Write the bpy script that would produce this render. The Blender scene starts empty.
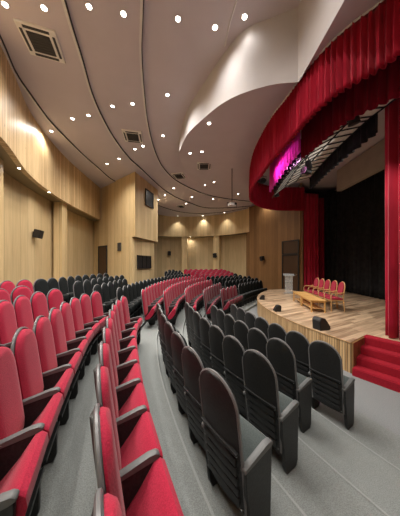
import bpy, bmesh, math, random
from mathutils import Vector, Matrix
random.seed(7)
D=bpy.data; col=bpy.context.scene.collection; scn=bpy.context.scene
EYE=2.465; F=199.0; HZ=264.0
def at(px,py,z):
    """plan point seen at a pixel, for a surface z metres above (or below) the eye"""
    d=F*z/(HZ-py); return ((px-200)/F*d, d)
# ---------------------------------------------------------------- materials
def mat(name,rgb,rough=.6,metal=0,spec=.5,emit=None,estr=0,sheen=0,trans=0,alpha=1):
    m=D.materials.new(name); m.use_nodes=True; b=m.node_tree.nodes['Principled BSDF']
    b.inputs['Base Color'].default_value=(*rgb,1); b.inputs['Roughness'].default_value=rough
    b.inputs['Metallic'].default_value=metal; b.inputs['Specular IOR Level'].default_value=spec
    if emit: b.inputs['Emission Color'].default_value=(*emit,1); b.inputs['Emission Strength'].default_value=estr
    if sheen: b.inputs['Sheen Weight'].default_value=sheen
    if trans: b.inputs['Transmission Weight'].default_value=trans
    if alpha<1: b.inputs['Alpha'].default_value=alpha
    return m
def nodes(m): return m.node_tree.nodes, m.node_tree.links, m.node_tree.nodes['Principled BSDF']
def noise_mat(name,c1,c2,scale=30,rough=.8,detail=3,bump=0,sheen=0,spec=.3,stretch=(1,1,1)):
    m=mat(name,c1,rough,spec=spec,sheen=sheen); N,L,b=nodes(m)
    tc=N.new('ShaderNodeTexCoord'); mp=N.new('ShaderNodeMapping'); mp.inputs['Scale'].default_value=stretch
    nz=N.new('ShaderNodeTexNoise'); nz.inputs['Scale'].default_value=scale; nz.inputs['Detail'].default_value=detail
    r=N.new('ShaderNodeValToRGB'); r.color_ramp.elements[0].color=(*c1,1); r.color_ramp.elements[1].color=(*c2,1)
    r.color_ramp.elements[0].position=.35; r.color_ramp.elements[1].position=.65
    L.new(tc.outputs['Object'],mp.inputs[0]); L.new(mp.outputs[0],nz.inputs['Vector']); L.new(nz.outputs['Fac'],r.inputs[0]); L.new(r.outputs[0],b.inputs['Base Color'])
    if bump:
        bp=N.new('ShaderNodeBump'); bp.inputs['Strength'].default_value=bump; bp.inputs['Distance'].default_value=.01
        L.new(nz.outputs['Fac'],bp.inputs['Height']); L.new(bp.outputs[0],b.inputs['Normal'])
    return m
def plank_mat(name,dark,light,width,gap=.03,rough=.45,coord='UV',rot=0,length=0,gapc=.35,knots=0,spec=.4,grain=1.0):
    """boards along v: each board its own tone, grain, dark joints"""
    m=mat(name,light,rough,spec=spec); N,L,b=nodes(m)
    tc=N.new('ShaderNodeTexCoord'); mp=N.new('ShaderNodeMapping'); mp.inputs['Rotation'].default_value=(0,0,rot)
    L.new(tc.outputs[coord],mp.inputs[0])
    sp=N.new('ShaderNodeSeparateXYZ'); L.new(mp.outputs[0],sp.inputs[0])
    def M(op,a,bv=None,c=None):
        n=N.new('ShaderNodeMath'); n.operation=op
        for i,v in enumerate((a,bv,c)):
            if v is None: continue
            if isinstance(v,(int,float)): n.inputs[i].default_value=v
            else: L.new(v,n.inputs[i])
        return n.outputs[0]
    u=M('DIVIDE',sp.outputs[0],width); fl=M('FLOOR',u); fr=M('FRACT',u)
    seed=fl
    if length:
        off=N.new('ShaderNodeTexWhiteNoise'); off.noise_dimensions='1D'; L.new(fl,off.inputs['W'])
        v=M('ADD',M('DIVIDE',sp.outputs[1],length),M('MULTIPLY',off.outputs['Value'],7.3))
        seed=M('ADD',M('MULTIPLY',fl,17.13),M('FLOOR',v))
    wn=N.new('ShaderNodeTexWhiteNoise'); wn.noise_dimensions='1D'; L.new(seed,wn.inputs['W'])
    cb=N.new('ShaderNodeCombineXYZ'); L.new(M('MULTIPLY',sp.outputs[0],22*grain),cb.inputs[0]); L.new(M('MULTIPLY',sp.outputs[1],1.6*grain),cb.inputs[1]); L.new(M('MULTIPLY',wn.outputs['Value'],40),cb.inputs[2])
    nz=N.new('ShaderNodeTexNoise'); nz.inputs['Scale'].default_value=1; nz.inputs['Detail'].default_value=5; L.new(cb.outputs[0],nz.inputs['Vector'])
    f=M('ADD',M('MULTIPLY',wn.outputs['Value'],.45),M('MULTIPLY',nz.outputs['Fac'],.75))
    r=N.new('ShaderNodeValToRGB'); r.color_ramp.elements[0].color=(*dark,1); r.color_ramp.elements[1].color=(*light,1)
    r.color_ramp.elements[0].position=.25; r.color_ramp.elements[1].position=.85
    L.new(f,r.inputs[0])
    g=M('MULTIPLY',M('GREATER_THAN',fr,gap),M('LESS_THAN',fr,1-gap*.3))
    k=M('ADD',M('MULTIPLY',g,1-gapc),gapc)
    if knots:
        vo=N.new('ShaderNodeTexVoronoi'); vo.inputs['Scale'].default_value=1
        cb2=N.new('ShaderNodeCombineXYZ'); L.new(M('MULTIPLY',sp.outputs[0],5.0),cb2.inputs[0]); L.new(M('MULTIPLY',sp.outputs[1],2.2),cb2.inputs[1]); L.new(cb2.outputs[0],vo.inputs['Vector'])
        kk=M('MINIMUM',M('ADD',M('MULTIPLY',vo.outputs['Distance'],6),.35),1.0)
        k=M('MULTIPLY',k,kk)
    mx=N.new('ShaderNodeMix'); mx.data_type='RGBA'; mx.blend_type='MULTIPLY'; mx.inputs[0].default_value=1
    cc=N.new('ShaderNodeCombineXYZ'); 
    for i in range(3): L.new(k,cc.inputs[i])
    L.new(r.outputs[0],mx.inputs[6]); L.new(cc.outputs[0],mx.inputs[7]); L.new(mx.outputs[2],b.inputs['Base Color'])
    return m
M={}
M['ceil']=noise_mat('ceiling_paint',(.62,.555,.585),(.64,.575,.605),2,.75)
M['white']=noise_mat('bulkhead_paint',(.55,.525,.53),(.58,.555,.56),2,.75)
M['reveal']=mat('dark_reveal',(.05,.045,.045),.6)
M['lip']=mat('pale_lip',(.75,.72,.70),.5)
M['fascia']=plank_mat('knotty_pine_boards',(.48,.31,.15),(.78,.58,.32),.115,.07,.45,knots=1,gapc=.25)
M['wood']=plank_mat('pale_wood_panels',(.56,.40,.20),(.76,.58,.32),.38,.022,.42,gapc=.38,grain=.7)
M['woodlow']=plank_mat('lower_wood_panels',(.48,.35,.18),(.66,.50,.28),.45,.018,.45,gapc=.42,grain=.7)
M['darkwood']=plank_mat('dark_wood_panels',(.17,.085,.033),(.27,.145,.06),.28,.03,.4,gapc=.4,grain=.8)
M['doorwood']=plank_mat('door_wood',(.16,.08,.04),(.23,.12,.06),.5,.01,.4)
M['stage']=plank_mat('stage_boards',(.17,.10,.055),(.66,.49,.33),.13,.04,.36,coord='Object',rot=math.radians(62),length=1.3,gapc=.55)
M['slats']=plank_mat('stage_front_slats',(.30,.17,.07),(.66,.45,.23),.06,.16,.45,gapc=.25)
M['carpet']=noise_mat('grey_carpet',(.18,.195,.19),(.275,.295,.288),130,.95,8,.5)
M['floor']=noise_mat('pale_grey_floor',(.18,.193,.2),(.265,.28,.285),90,.75,8,.2)
M['nosing']=noise_mat('pale_step_nosing',(.27,.29,.283),(.33,.35,.343),120,.9,6,.3)
M['plastic']=noise_mat('black_plastic',(.017,.018,.0185),(.027,.028,.029),60,.48,4,.15,spec=.4)
M['rim']=mat('grey_edge_trim',(.17,.17,.175),.3)
M['arm']=mat('grey_arm_pad',(.12,.125,.125),.5)
M['red']=noise_mat('red_fabric',(.33,.008,.034),(.44,.013,.048),120,.85,2,.25,sheen=.12)
M['shaded_red']=noise_mat('shaded_red_fabric',(.16,.006,.02),(.24,.01,.03),120,.85,2,.25,sheen=.2)  # same red seats, weaker light on the lowest far rows put into the colour
M['blackfab']=noise_mat('black_fabric',(.008,.010,.010),(.016,.019,.019),120,.9,2,.25,sheen=0,spec=.15)
M['greyseat']=noise_mat('slate_fabric',(.055,.07,.068),(.085,.10,.098),120,.85,2,.2,sheen=.2)
M['screw']=mat('bright_screw',(.8,.8,.8),.25,1)
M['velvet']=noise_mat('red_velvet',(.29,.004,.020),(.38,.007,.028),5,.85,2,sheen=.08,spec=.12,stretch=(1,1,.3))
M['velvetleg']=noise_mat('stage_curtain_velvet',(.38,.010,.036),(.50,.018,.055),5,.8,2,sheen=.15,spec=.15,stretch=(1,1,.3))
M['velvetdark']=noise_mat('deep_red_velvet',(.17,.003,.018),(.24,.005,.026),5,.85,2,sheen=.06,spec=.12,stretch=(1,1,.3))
M['magenta']=noise_mat('magenta_satin',(.80,.08,.48),(.88,.14,.60),6,.5,2,sheen=.4)
_n,_l,_b=nodes(M['magenta']); _t=_n.new('ShaderNodeBsdfTranslucent'); _t.inputs[0].default_value=(1,.28,.80,1); _x=_n.new('ShaderNodeMixShader'); _x.inputs[0].default_value=.6
_l.new(_b.outputs[0],_x.inputs[1]); _l.new(_t.outputs[0],_x.inputs[2]); _l.new(_x.outputs[0],_n['Material Output'].inputs['Surface'])
M['blackdrape']=noise_mat('black_drape',(.008,.008,.009),(.018,.018,.020),5,.85,2)
M['black']=mat('matt_black',(.012,.012,.013),.5)
M['steel']=mat('dark_steel',(.02,.02,.022),.4,.6)
M['panel']=noise_mat('reflector_panel',(.72,.69,.63),(.80,.77,.70),1.5,.55)
M['beige']=noise_mat('beige_plaster',(.42,.36,.29),(.47,.41,.33),2,.8)
M['redcarpet']=noise_mat('red_carpet',(.26,.006,.018),(.36,.010,.026),60,.95,4,.3)
M['glass']=mat('dark_glass',(.012,.014,.016),.35)
M['vent']=mat('ivory_plastic',(.85,.82,.76),.5)
M['grille']=mat('dark_grille',(.05,.045,.042),.6)
M['lamp']=mat('lamp_glow',(1,1,1),.5,emit=(1,.93,.82),estr=14)
M['ring']=mat('lamp_ring',(.75,.70,.66),.4)
M['tabletop']=plank_mat('honey_table_wood',(.55,.31,.10),(.75,.47,.18),.3,.01,.35,coord='Object')
M['chairwood']=mat('light_chair_wood',(.55,.33,.14),.4)
M['chairred']=noise_mat('rose_upholstery',(.30,.02,.045),(.38,.035,.065),80,.8,2,.2)
M['acrylic']=mat('frosted_acrylic',(.75,.80,.82),.12,alpha=.30)
M['projector']=mat('projector_white',(.7,.7,.7),.4)
M['blueglass']=mat('blue_lens',(.03,.10,.5),.2,emit=(.05,.2,1),estr=.6)
# ---------------------------------------------------------------- object helpers
def link(name,me,m,parent=None,smooth=False):
    if isinstance(m,(list,tuple)):
        for x in m: me.materials.append(x)
    elif m: me.materials.append(m)
    if smooth:
        for p in me.polygons: p.use_smooth=True
    o=D.objects.new(name,me); col.objects.link(o)
    if parent: o.parent=parent
    return o
def obj(name,bm,m,parent=None,smooth=False,normals=True):
    if normals: bmesh.ops.recalc_face_normals(bm,faces=bm.faces)
    me=D.meshes.new(name); bm.to_mesh(me); bm.free()
    o=link(name,me,m,parent,False)
    if smooth:
        me.shade_smooth(); 
        try: me.set_sharp_from_angle(angle=math.radians(40))
        except Exception: pass
    return o
def thing(name,label,cat,loc=(0,0,0),rz=0,group=None):
    o=D.objects.new(name,None); o.empty_display_size=.1; col.objects.link(o); o.location=loc; o.rotation_euler=(0,0,rz)
    o['label']=label; o['category']=cat
    if group: o['group']=group
    return o
def tag(o,label,cat,group=None):
    o['label']=label; o['category']=cat
    if group: o['group']=group
    return o
def struct(o): o['kind']='structure'; return o
def dup(root,loc,rz,label,group):
    r=root.copy(); col.objects.link(r); r.location=loc; r.rotation_euler=(0,0,rz); r['label']=label
    if group: r['group']=group
    for ch in list(root.children):
        c=ch.copy(); col.objects.link(c); c.parent=r
        for g in ch.children:
            d=g.copy(); col.objects.link(d); d.parent=c
    return r
def box(bm,cx,cy,cz,sx,sy,sz,rot=None,bevel=0,mi=0):
    r=bmesh.ops.create_cube(bm,size=1); vs=r['verts']
    bmesh.ops.scale(bm,vec=(sx,sy,sz),verts=vs)
    if bevel:
        es=list({e for v in vs for e in v.link_edges})
        q=bmesh.ops.bevel(bm,geom=es,offset=bevel,segments=2,affect='EDGES',profile=.6)
        vs=list({v for f in q['faces'] for v in f.verts}|{v for v in vs if v.is_valid})
        vs=[v for v in vs if v.is_valid]
    if rot: bmesh.ops.transform(bm,matrix=rot,verts=vs)
    bmesh.ops.translate(bm,vec=(cx,cy,cz),verts=vs)
    for f in {f for v in vs for f in v.link_faces}: f.material_index=mi
    return vs
def tube(bm,pts,r,n=8,closed=False,mi=0):
    pts=[Vector(p) for p in pts]; rings=[]; N=len(pts)
    for i,p in enumerate(pts):
        a=pts[(i-1)%N] if (closed or i>0) else p; b=pts[(i+1)%N] if (closed or i<N-1) else p
        t=(b-a).normalized(); up=Vector((0,0,1)) if abs(t.z)<.9 else Vector((1,0,0))
        s=t.cross(up).normalized(); w=s.cross(t)
        rr=r[i] if isinstance(r,(list,tuple)) else r
        rings.append([bm.verts.new(p+s*math.cos(2*math.pi*k/n)*rr+w*math.sin(2*math.pi*k/n)*rr) for k in range(n)])
    for i in range(N if closed else N-1):
        A=rings[i];B=rings[(i+1)%N]
        for k in range(n):
            f=bm.faces.new((A[k],A[(k+1)%n],B[(k+1)%n],B[k])); f.material_index=mi
    if not closed:
        f=bm.faces.new(rings[0]); f.material_index=mi; f=bm.faces.new(rings[-1][::-1]); f.material_index=mi
def lathe(bm,prof,n=20,cx=0,cy=0):
    rings=[[bm.verts.new((cx+r*math.cos(2*math.pi*k/n),cy+r*math.sin(2*math.pi*k/n),z)) for k in range(n)] for r,z in prof]
    for A,B in zip(rings,rings[1:]):
        for k in range(n): bm.faces.new((A[k],A[(k+1)%n],B[(k+1)%n],B[k]))
    bm.faces.new(rings[0]); bm.faces.new(rings[-1][::-1])
def prism(bm,poly,h0,h1,axis='z',mi=0):
    """extrude a 2-D polygon between h0 and h1 along an axis"""
    def mk(a,b,h): return {'z':(a,b,h),'x':(h,a,b),'y':(a,h,b)}[axis]
    A=[bm.verts.new(mk(a,b,h0)) for a,b in poly]; B=[bm.verts.new(mk(a,b,h1)) for a,b in poly]
    fs=[bm.faces.new(A),bm.faces.new(B[::-1])]
    n=len(poly)
    for i in range(n): fs.append(bm.faces.new((A[i],A[(i+1)%n],B[(i+1)%n],B[i])))
    for f in fs: f.material_index=mi
def spline(pts,per=12):
    out=[]; P=[Vector(p) for p in pts]; n=len(P)
    for i in range(n-1):
        p0=P[max(i-1,0)];p1=P[i];p2=P[i+1];p3=P[min(i+2,n-1)]
        def tj(a,b,t): return t+max((b-a).length,1e-6)**.5
        if i==0: p0=p1*2-p2
        if i+2>=n: p3=p2*2-p1
        t0=0;t1=tj(p0,p1,t0);t2=tj(p1,p2,t1);t3=tj(p2,p3,t2)
        for k in range(per):
            t=t1+(t2-t1)*k/per
            A1=p0*((t1-t)/(t1-t0))+p1*((t-t0)/(t1-t0));A2=p1*((t2-t)/(t2-t1))+p2*((t-t1)/(t2-t1));A3=p2*((t3-t)/(t3-t2))+p3*((t-t2)/(t3-t2))
            B1=A1*((t2-t)/(t2-t0))+A2*((t-t0)/(t2-t0));B2=A2*((t3-t)/(t3-t1))+A3*((t-t1)/(t3-t1))
            out.append(B1*((t2-t)/(t2-t1))+B2*((t-t1)/(t2-t1)))
    out.append(P[-1].copy()); return out
def lens(c):
    L=[0]
    for a,b in zip(c,c[1:]): L.append(L[-1]+(b-a).length)
    return L
def samp(c,L,s):
    if s<=0: return c[0]+(c[0]-c[1]).normalized()*(-s), (c[1]-c[0]).normalized()
    if s>=L[-1]: t=(c[-1]-c[-2]).normalized(); return c[-1]+t*(s-L[-1]), t
    lo,hi=0,len(L)-1
    while hi-lo>1:
        m=(lo+hi)//2
        if L[m]<=s: lo=m
        else: hi=m
    return c[lo].lerp(c[hi],(s-L[lo])/(L[hi]-L[lo])), (c[hi]-c[lo]).normalized()
def resample(c,n):
    L=lens(c); return [samp(c,L,L[-1]*i/(n-1))[0] for i in range(n)]
def offset(c,d):
    """d>0: to the left of travel"""
    out=[]
    for i,p in enumerate(c):
        t=(c[min(i+1,len(c)-1)]-c[max(i-1,0)]); t=Vector((t.x,t.y)).normalized(); n=Vector((-t.y,t.x))
        out.append(Vector((p.x+n.x*d,p.y+n.y*d)))
    return out
def sheet(bm,A,zA,B,zB,mi=0):
    """strip between two equally sampled plan curves (heights: number or list)"""
    g=lambda z,i: z[i] if isinstance(z,(list,tuple)) else z
    va=[bm.verts.new((p.x,p.y,g(zA,i))) for i,p in enumerate(A)]; vb=[bm.verts.new((p.x,p.y,g(zB,i))) for i,p in enumerate(B)]
    for i in range(len(A)-1):
        try:
            f=bm.faces.new((va[i],va[i+1],vb[i+1],vb[i])); f.material_index=mi
        except ValueError: pass
def wall(name,path,z0,z1,m,thick=.12,parent=None,smooth=True):
    """a wall of real thickness standing on a plan curve, UV in metres; z0,z1 numbers or lists"""
    bm=bmesh.new(); uv=bm.loops.layers.uv.new('UVMap')
    c=[Vector((p[0],p[1])) for p in path]; L=lens(c); b=offset(c,thick)
    g=lambda z,i: z[i] if isinstance(z,(list,tuple)) else z
    R=[]
    for i in range(len(c)):
        a0,a1=g(z0,i),g(z1,i)
        R.append([bm.verts.new((c[i].x,c[i].y,a0)),bm.verts.new((c[i].x,c[i].y,a1)),bm.verts.new((b[i].x,b[i].y,a1)),bm.verts.new((b[i].x,b[i].y,a0))])
    def face(vs,uvs):
        f=bm.faces.new(vs)
        for l,q in zip(f.loops,uvs): l[uv].uv=q
    for i in range(len(c)-1):
        for k in range(4):
            k2=(k+1)%4; A=R[i];B=R[i+1]
            vs=(A[k],B[k],B[k2],A[k2])
            face(vs,[(L[i],A[k].co.z+ (.2 if k in(2,) else 0)),(L[i+1],B[k].co.z),(L[i+1],B[k2].co.z),(L[i],A[k2].co.z)])
    for i in (0,len(c)-1):
        r=R[i]; face(r,[(q.co.y,q.co.z) for q in r])
    return obj(name,bm,m,parent,smooth)
def V2(l): return [Vector(p) for p in l]
# ---------------------------------------------------------------- room shell
Z0,Z1,Z2,Z3=[EYE+v for v in (4.86,4.90,4.95,5.0)]
FB=EYE+2.83
fl=[(-2.2,-2.5),(-3.0,0),(-3.9,2.6)]+[at(x,y,2.83) for x,y in ((0,136),(32,177),(65,201.5))]+[(-6.38,12.75)]
fasc=spline(fl,10)
struct(wall('wall_left_fascia',fasc,FB,Z0+.15,M['fascia'],.15))
lowp=spline([(-3.3,-3.4),(-4.1,-.6),(-4.75,2.2),(-5.6,4.9),(-6.35,7.2),(-6.85,9.6),(-7.15,13.6)],10)
struct(wall('wall_left',lowp,0.2,FB+.02,M['woodlow'],.15))
n=60; bm=bmesh.new(); sheet(bm,resample(fasc,n),FB+.003,resample(offset(lowp,.05),n),FB+.003); sheet(bm,resample(fasc,n),FB+.06,resample(offset(lowp,.05),n),FB+.06)
struct(obj('ceiling_soffit',bm,M['wood']))
def pillar(name,x,y,ang,w,d,z0,z1,m='wood'):
    c,s=math.cos(ang),math.sin(ang)
    P=[(-w/2,0),(w/2,0),(w/2,d),(-w/2,d)]; P=[(x+a*c-b*s,y+a*s+b*c) for a,b in P]
    P=P+[P[0]]; bm=bmesh.new(); uv=bm.loops.layers.uv.new('UVMap')
    V=[[bm.verts.new((p[0],p[1],z)) for p in P[:4]] for z in (z0,z1)]
    for i in range(4):
        f=bm.faces.new((V[0][i],V[0][(i+1)%4],V[1][(i+1)%4],V[1][i]))
        for l,q in zip(f.loops,((.05,z0),(.05+w,z0),(.05+w,z1),(.05,z1))): l[uv].uv=q
    bm.faces.new(V[0]);bm.faces.new(V[1][::-1])
    return struct(obj(name,bm,M[m]))
pillar('trim_1',-6.36,9.35,math.radians(100),.48,.35,.5,FB)
pillar('trim_2',-5.28,5.2,math.radians(115),.60,.35,.5,FB)
# projection booth
P0=(-7.2,13.42);P1=(-6.37,12.8);P2=(-3.45,10.55);P3=(-2.80,13.2);P2l=(-3.66,10.72);P3l=(-2.98,12.95)
BB=EYE+1.46
booth=wall('wall_booth',[P0,P1,P2,P3,(-3.7,16.8)],BB,Z0+.15,M['wood'],.15,smooth=False); struct(booth)
struct(wall('wall_booth_lower',[P0,P1,P2l],0.4,BB,M['wood'],.15,smooth=False))
struct(wall('wall_booth_recess',[P2l,P3l,(-4.7,19.9)],0.4,BB+.01,M['woodlow'],.15,smooth=False))
bm=bmesh.new(); prism(bm,[(-6.2,12.75),(-3.50,10.68),(-2.86,13.15),(-3.75,16.7),(-6,16.5)],BB+.004,BB+.06); struct(obj('ceiling_booth_underside',bm,M['wood']))
# far wall
farp=spline([(-5.9,19.4),(-4.4,19.9),(-2.8,20.35),(-.9,20.4),(1.0,20.0),(2.8,18.95),(4.3,17.4)],8)
struct(wall('wall_back_fascia',farp,FB-.02,Z0+.15,M['wood'],.15))
lowf=offset(farp,.75)
struct(wall('wall_back',lowf,0.3,FB,M['woodlow'],.15))
bm=bmesh.new(); sheet(bm,farp,FB,lowf,FB); sheet(bm,farp,FB+.05,lowf,FB+.05); struct(obj('ceiling_back_soffit',bm,M['wood']))
Lf=lens(farp)
for i,px in enumerate((184.3,216)):
    s=min((k*.05 for k in range(int(Lf[-1]/.05))),key=lambda s:abs(samp(farp,Lf,s)[0].x/samp(farp,Lf,s)[0].y-(px-200)/F))
    p,t=samp(farp,Lf,s); pillar('trim_%d'%(i+3),p.x,p.y+.05,math.atan2(t.y,t.x),.58,.75,.3,FB)
W0,W1=Vector((4.3,17.4)),Vector((6.62,12.85))
struct(wall('wall_right_side',[(4.15,17.9),W0,W1,(6.9,13.25)],0,Z0+.1,M['darkwood'],.15,smooth=False))
# behind and beside the camera
struct(wall('wall_rear',[(6.5,-3.4),(-2.9,-3.4)],0,Z3+.2,M['wood'],.15,smooth=False))
struct(wall('wall_right',[(6.2,3.0),(6.5,-3.4)],0,Z3+.2,M['darkwood'],.15,smooth=False))
# stepped ceiling
l1=[(-1.3,-3.6),(-2.6,.5)]+[at(x,y,4.9) for x,y in ((2,40),(16,72),(33,97),(49,119),(66,137),(82,153),(99,168),(113.5,180))]+[(-4.0,13.6),(-3.5,16.5),(-1.2,19.0),(1.6,18.9),(4.2,17.3)]
l2=[(.1,-3.6),(-1.3,.5)]+[at(x,y,4.95) for x,y in ((65,0),(82,57),(92,92),(102,115.5),(115,138.5),(130,158),(140,167),(152.5,179),(165,190),(177.5,197.5),(190,202.5))]+[(.45,17.4),(2.6,17.4),(4.25,16.9)]
l3=[(1.2,-3.6),(-.1,.5)]+[at(x,y,5.0) for x,y in ((143,0),(141.5,50),(145,100),(147.5,120),(154,147.5),(162.5,166),(175,179),(190,187.5),(207.5,194.5),(225,198),(240,200))]+[(4.4,15.9)]
fpts=[(1.92,3.86,3.53),(1.5,4.02,3.63),(.95,4.25,3.66),(.55,4.75,3.84),(.05,5.6,4.05),(-.38,6.4,4.20),(-.72,7.5,4.38),(-.93,8.8,4.80)]
N=120
C1,C2,C3=[resample(spline(l,10),N) for l in (l1,l2,l3)]
outer=resample(offset(C1,2.2),N)
bmc=bmesh.new()
sheet(bmc,outer,Z0,C1,Z0); sheet(bmc,C1,Z1,C2,Z1); sheet(bmc,C2,Z2,C3,Z2)
fedge=[(2.02,-3.6,3.60),(2.0,0,3.6),(1.92,3.86,3.53)]+fpts[1:]+[(-.85,10.2,5.0),(-.1,12.4,5.0),(1.6,14.6,5.0),(3.3,15.6,5.0),(4.6,15.7,5.0)]
f3=spline([Vector(p) for p in fedge[:3]],14)[:-1]+spline([Vector(p) for p in fedge[2:]],14)
def res3(c,n):
    L=[0]
    for a,b in zip(c,c[1:]): L.append(L[-1]+(b-a).length)
    out=[];j=0
    for i in range(n):
        s=L[-1]*i/(n-1)
        while j<len(L)-2 and L[j+1]<s: j+=1
        out.append(c[j].lerp(c[j+1],(s-L[j])/(L[j+1]-L[j])))
    return out
F3=res3(f3,N*2); F2=[Vector((p.x,p.y)) for p in F3]; FZ=[EYE+min(p.z,5.0) for p in F3]
C3b=resample(C3,N*2)
sheet(bmc,C3b,Z3,F2,Z3)
struct(obj('ceiling',bmc,M['ceil'],normals=False))
bm=bmesh.new(); prism(bm,[(-9,-5),(9,-5),(12,22),(-9,22)],Z3+.25,Z3+.4); struct(obj('ceiling_slab',bm,M['ceil']))
bm=bmesh.new()
i0=0
sheet(bm,F2,FZ,F2,[Z3]*len(F2)); struct(obj('ceiling_bulkhead',bm,M['white'],smooth=True))
# valance curve and lower soffit
vp=[(3.6,-3.0,3.6),(3.1,0,3.6),(2.62,2.3,3.6)]+[(*at(x,y,z),z) for x,y,z in ((385,0,3.6),(352,25,3.6),(330,45,3.6),(308,70,3.65),(290,95,3.72),(274,115,3.85),(262,135,4.1),(255,150,4.35),(252,161,4.55),(250.5,172,4.72))]+[(3.0,11.3,4.85),(3.85,12.2,4.9),(5.1,12.75,4.95),(6.72,12.78,4.95)]
v3=spline([Vector(p) for p in vp],14); VV=res3(v3,N*2); VL=[Vector((p.x,p.y)) for p in VV]; VZ=[EYE+p.z for p in VV]
bm=bmesh.new(); 
# re-time the edge so that ribs of the soffit stay level
_k=[(-3.6,-3.0),(3.5,3.5),(3.86,3.95),(4.25,4.7),(5.6,5.9),(8.8,8.6),(12.4,10.6),(14.6,12.1),(15.7,12.77)]
VM=[];VMZ=[];_j=0
for p in F2:
    y=_k[-1][1]
    for (a_,b_),(c_,d_) in zip(_k,_k[1:]):
        if p.y<=c_: y=b_+(d_-b_)*max(0,(p.y-a_))/(c_-a_); break
    while _j<len(VL)-2 and VL[_j+1].y<y: _j+=1
    t_=max(0,min(1,(y-VL[_j].y)/max(1e-6,VL[_j+1].y-VL[_j].y)))
    if p is F2[-1]: _j=len(VL)-2;t_=1
    VM.append(VL[_j].lerp(VL[_j+1],t_)); VMZ.append(VZ[_j]+(VZ[_j+1]-VZ[_j])*t_)
sheet(bm,F2,FZ,VM,VMZ); struct(obj('ceiling_soffit_lower',bm,M['ceil'],smooth=True))
bm=bmesh.new(); sheet(bm,[Vector((4.6,15.7)),Vector((4.5,16.9))],Z3,[Vector((7.2,13.6)),Vector((7.4,14.0))],Z3); struct(obj('ceiling_corner',bm,M['ceil']))
# reveals along the ceiling steps
for i,(C,za,zb) in enumerate(((C1,Z0,Z1),(C2,Z1,Z2),(C3,Z2,Z3))):
    bm=bmesh.new(); sheet(bm,C,za-.015,C,zb+.03); o=struct(obj('trim_%d'%(5+2*i),bm,M['reveal'],smooth=True))
    bm=bmesh.new(); A=offset(C,.0); B=offset(C,.05); sheet(bm,A,za-.018,B,za-.018); sheet(bm,A,za-.018,A,za+.002); sheet(bm,B,za-.018,B,za+.002)
    struct(obj('trim_%d'%(6+2*i),bm,M['lip'],smooth=True))
    bm=bmesh.new(); A=offset(C,-.0); B=offset(C,-.02); sheet(bm,A,zb-.006,B,zb-.006); struct(obj('trim_%d'%(13+i),bm,M['reveal'],smooth=True))
bm=bmesh.new(); tube(bm,[(.57,4.55,Z3-.01),(.62,4.1,Z3-.01),(.8,3.3,Z3-.01),(1.0,1.5,Z3-.01)],.018); struct(obj('trim_11',bm,M['lip']))
# ---------------------------------------------------------------- terraces
CX,CY=13.25,8.0
SEATH=1.208; PITCH=.477
DZA={3:1.152,2:1.048,1:.944,0:.84,-1:.736,-2:.632,-3:.54,-4:.475,-5:.42}
DZB={3:1.152,2:1.048,1:.944,0:.88,-1:.79,-2:.71,-3:.61,-4:.51,-5:.45}
BSTP={3:(.97,9.17),2:(.15,8.02),1:(-.53,7.23),0:(-1.18,6.61),-1:(-1.80,6.29),-2:(-2.43,6.01),-3:(-3.06,5.92),-4:(-3.66,5.97),-5:(-4.75,6.4)}
BEND={3:(1.8,10.7),2:(1.15,11.3),1:(.65,12.3),0:(.15,13.5),-1:(-.35,14.2),-2:(-.85,14.8),-3:(-1.3,15.4),-4:(-1.7,16.0),-5:(-2.1,16.6)}
CSP={3:(2.3,11.5),2:(1.65,12.35),1:(1.05,13.2),0:(.6,14.2),-1:(.15,15.0),-2:(-.25,15.7),-3:(-.6,16.4),-4:(-.95,17.0),-5:(-1.25,17.6)}
CEP={3:(4.46,14.3),2:(4.15,15.0),1:(3.8,15.7),0:(3.45,16.3),-1:(3.1,16.8),-2:(2.8,17.2),-3:(2.5,17.6),-4:(2.2,18.0),-5:(1.9,18.4)}
def rad(k): return 14.69-.739*k-(.07 if k==0 else .04 if k==1 else 0)
def circ(k,th): a=math.radians(th); return (CX-rad(k)*math.cos(a),CY-rad(k)*math.sin(a))
def zfl(k,y):
    y1=BSTP[k][1]-.2; y0=y1-1.3; t=max(0,min(1,(y-y0)/(y1-y0)))
    return EYE-SEATH-(DZA[k]*(1-t)+DZB[k]*t)
def rowcurve(k):
    P=[circ(k,th) for th in (62,50,38,28,20,14)]
    q=circ(k,9)
    if q[1]<BSTP[k][1]-.8: P.append(q)
    P.append(BSTP[k])
    if BSTP[k][1]<7.3: 
        R=math.hypot(BSTP[k][0]-CX,BSTP[k][1]-CY)-.05; P.append((CX-R,CY+.3))
    m=(Vector(P[-1])+Vector(BEND[k]))*.5; c=Vector((CX,CY)); 
    r0=(Vector(P[-1])-c).length; r1=(Vector(BEND[k])-c).length
    if m.y>9.5: P.append(tuple(c+(m-c).normalized()*(r0+r1)*.5))
    P.append(BEND[k]); P.append(CSP[k]); a=Vector(CSP[k]);e=Vector(CEP[k]); dd=(e-a); nn_=Vector((-dd.y,dd.x)).normalized()
    P.append(tuple((a+e)*.5+nn_*.12)); P.append(tuple(e)); P.append(tuple(e+(e-a).normalized()*1.5-nn_*.3))
    return spline(P,12)
ROW={k:rowcurve(k) for k in range(-5,4)}
N=140
edge={k:resample(offset(ROW[k],.02),N) for k in ROW}
edge[-6]=resample(offset(ROW[-5],2.4),N); edge[4]=resample(offset(ROW[3],-.72),N)
bm=bmesh.new()
for k in range(-5,4):
    A=edge[k] if k>-5 else edge[-6]; B=edge[k+1]
    zA=[zfl(k,p.y) for p in A]; zB=[zfl(k,p.y) for p in B]
    sheet(bm,A,zA,B,zB); sheet(bm,B,zB,B,[zfl(k+1,p.y) for p in B] if k<3 else 0)
struct(obj('floor_terraces',bm,M['carpet']))
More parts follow.
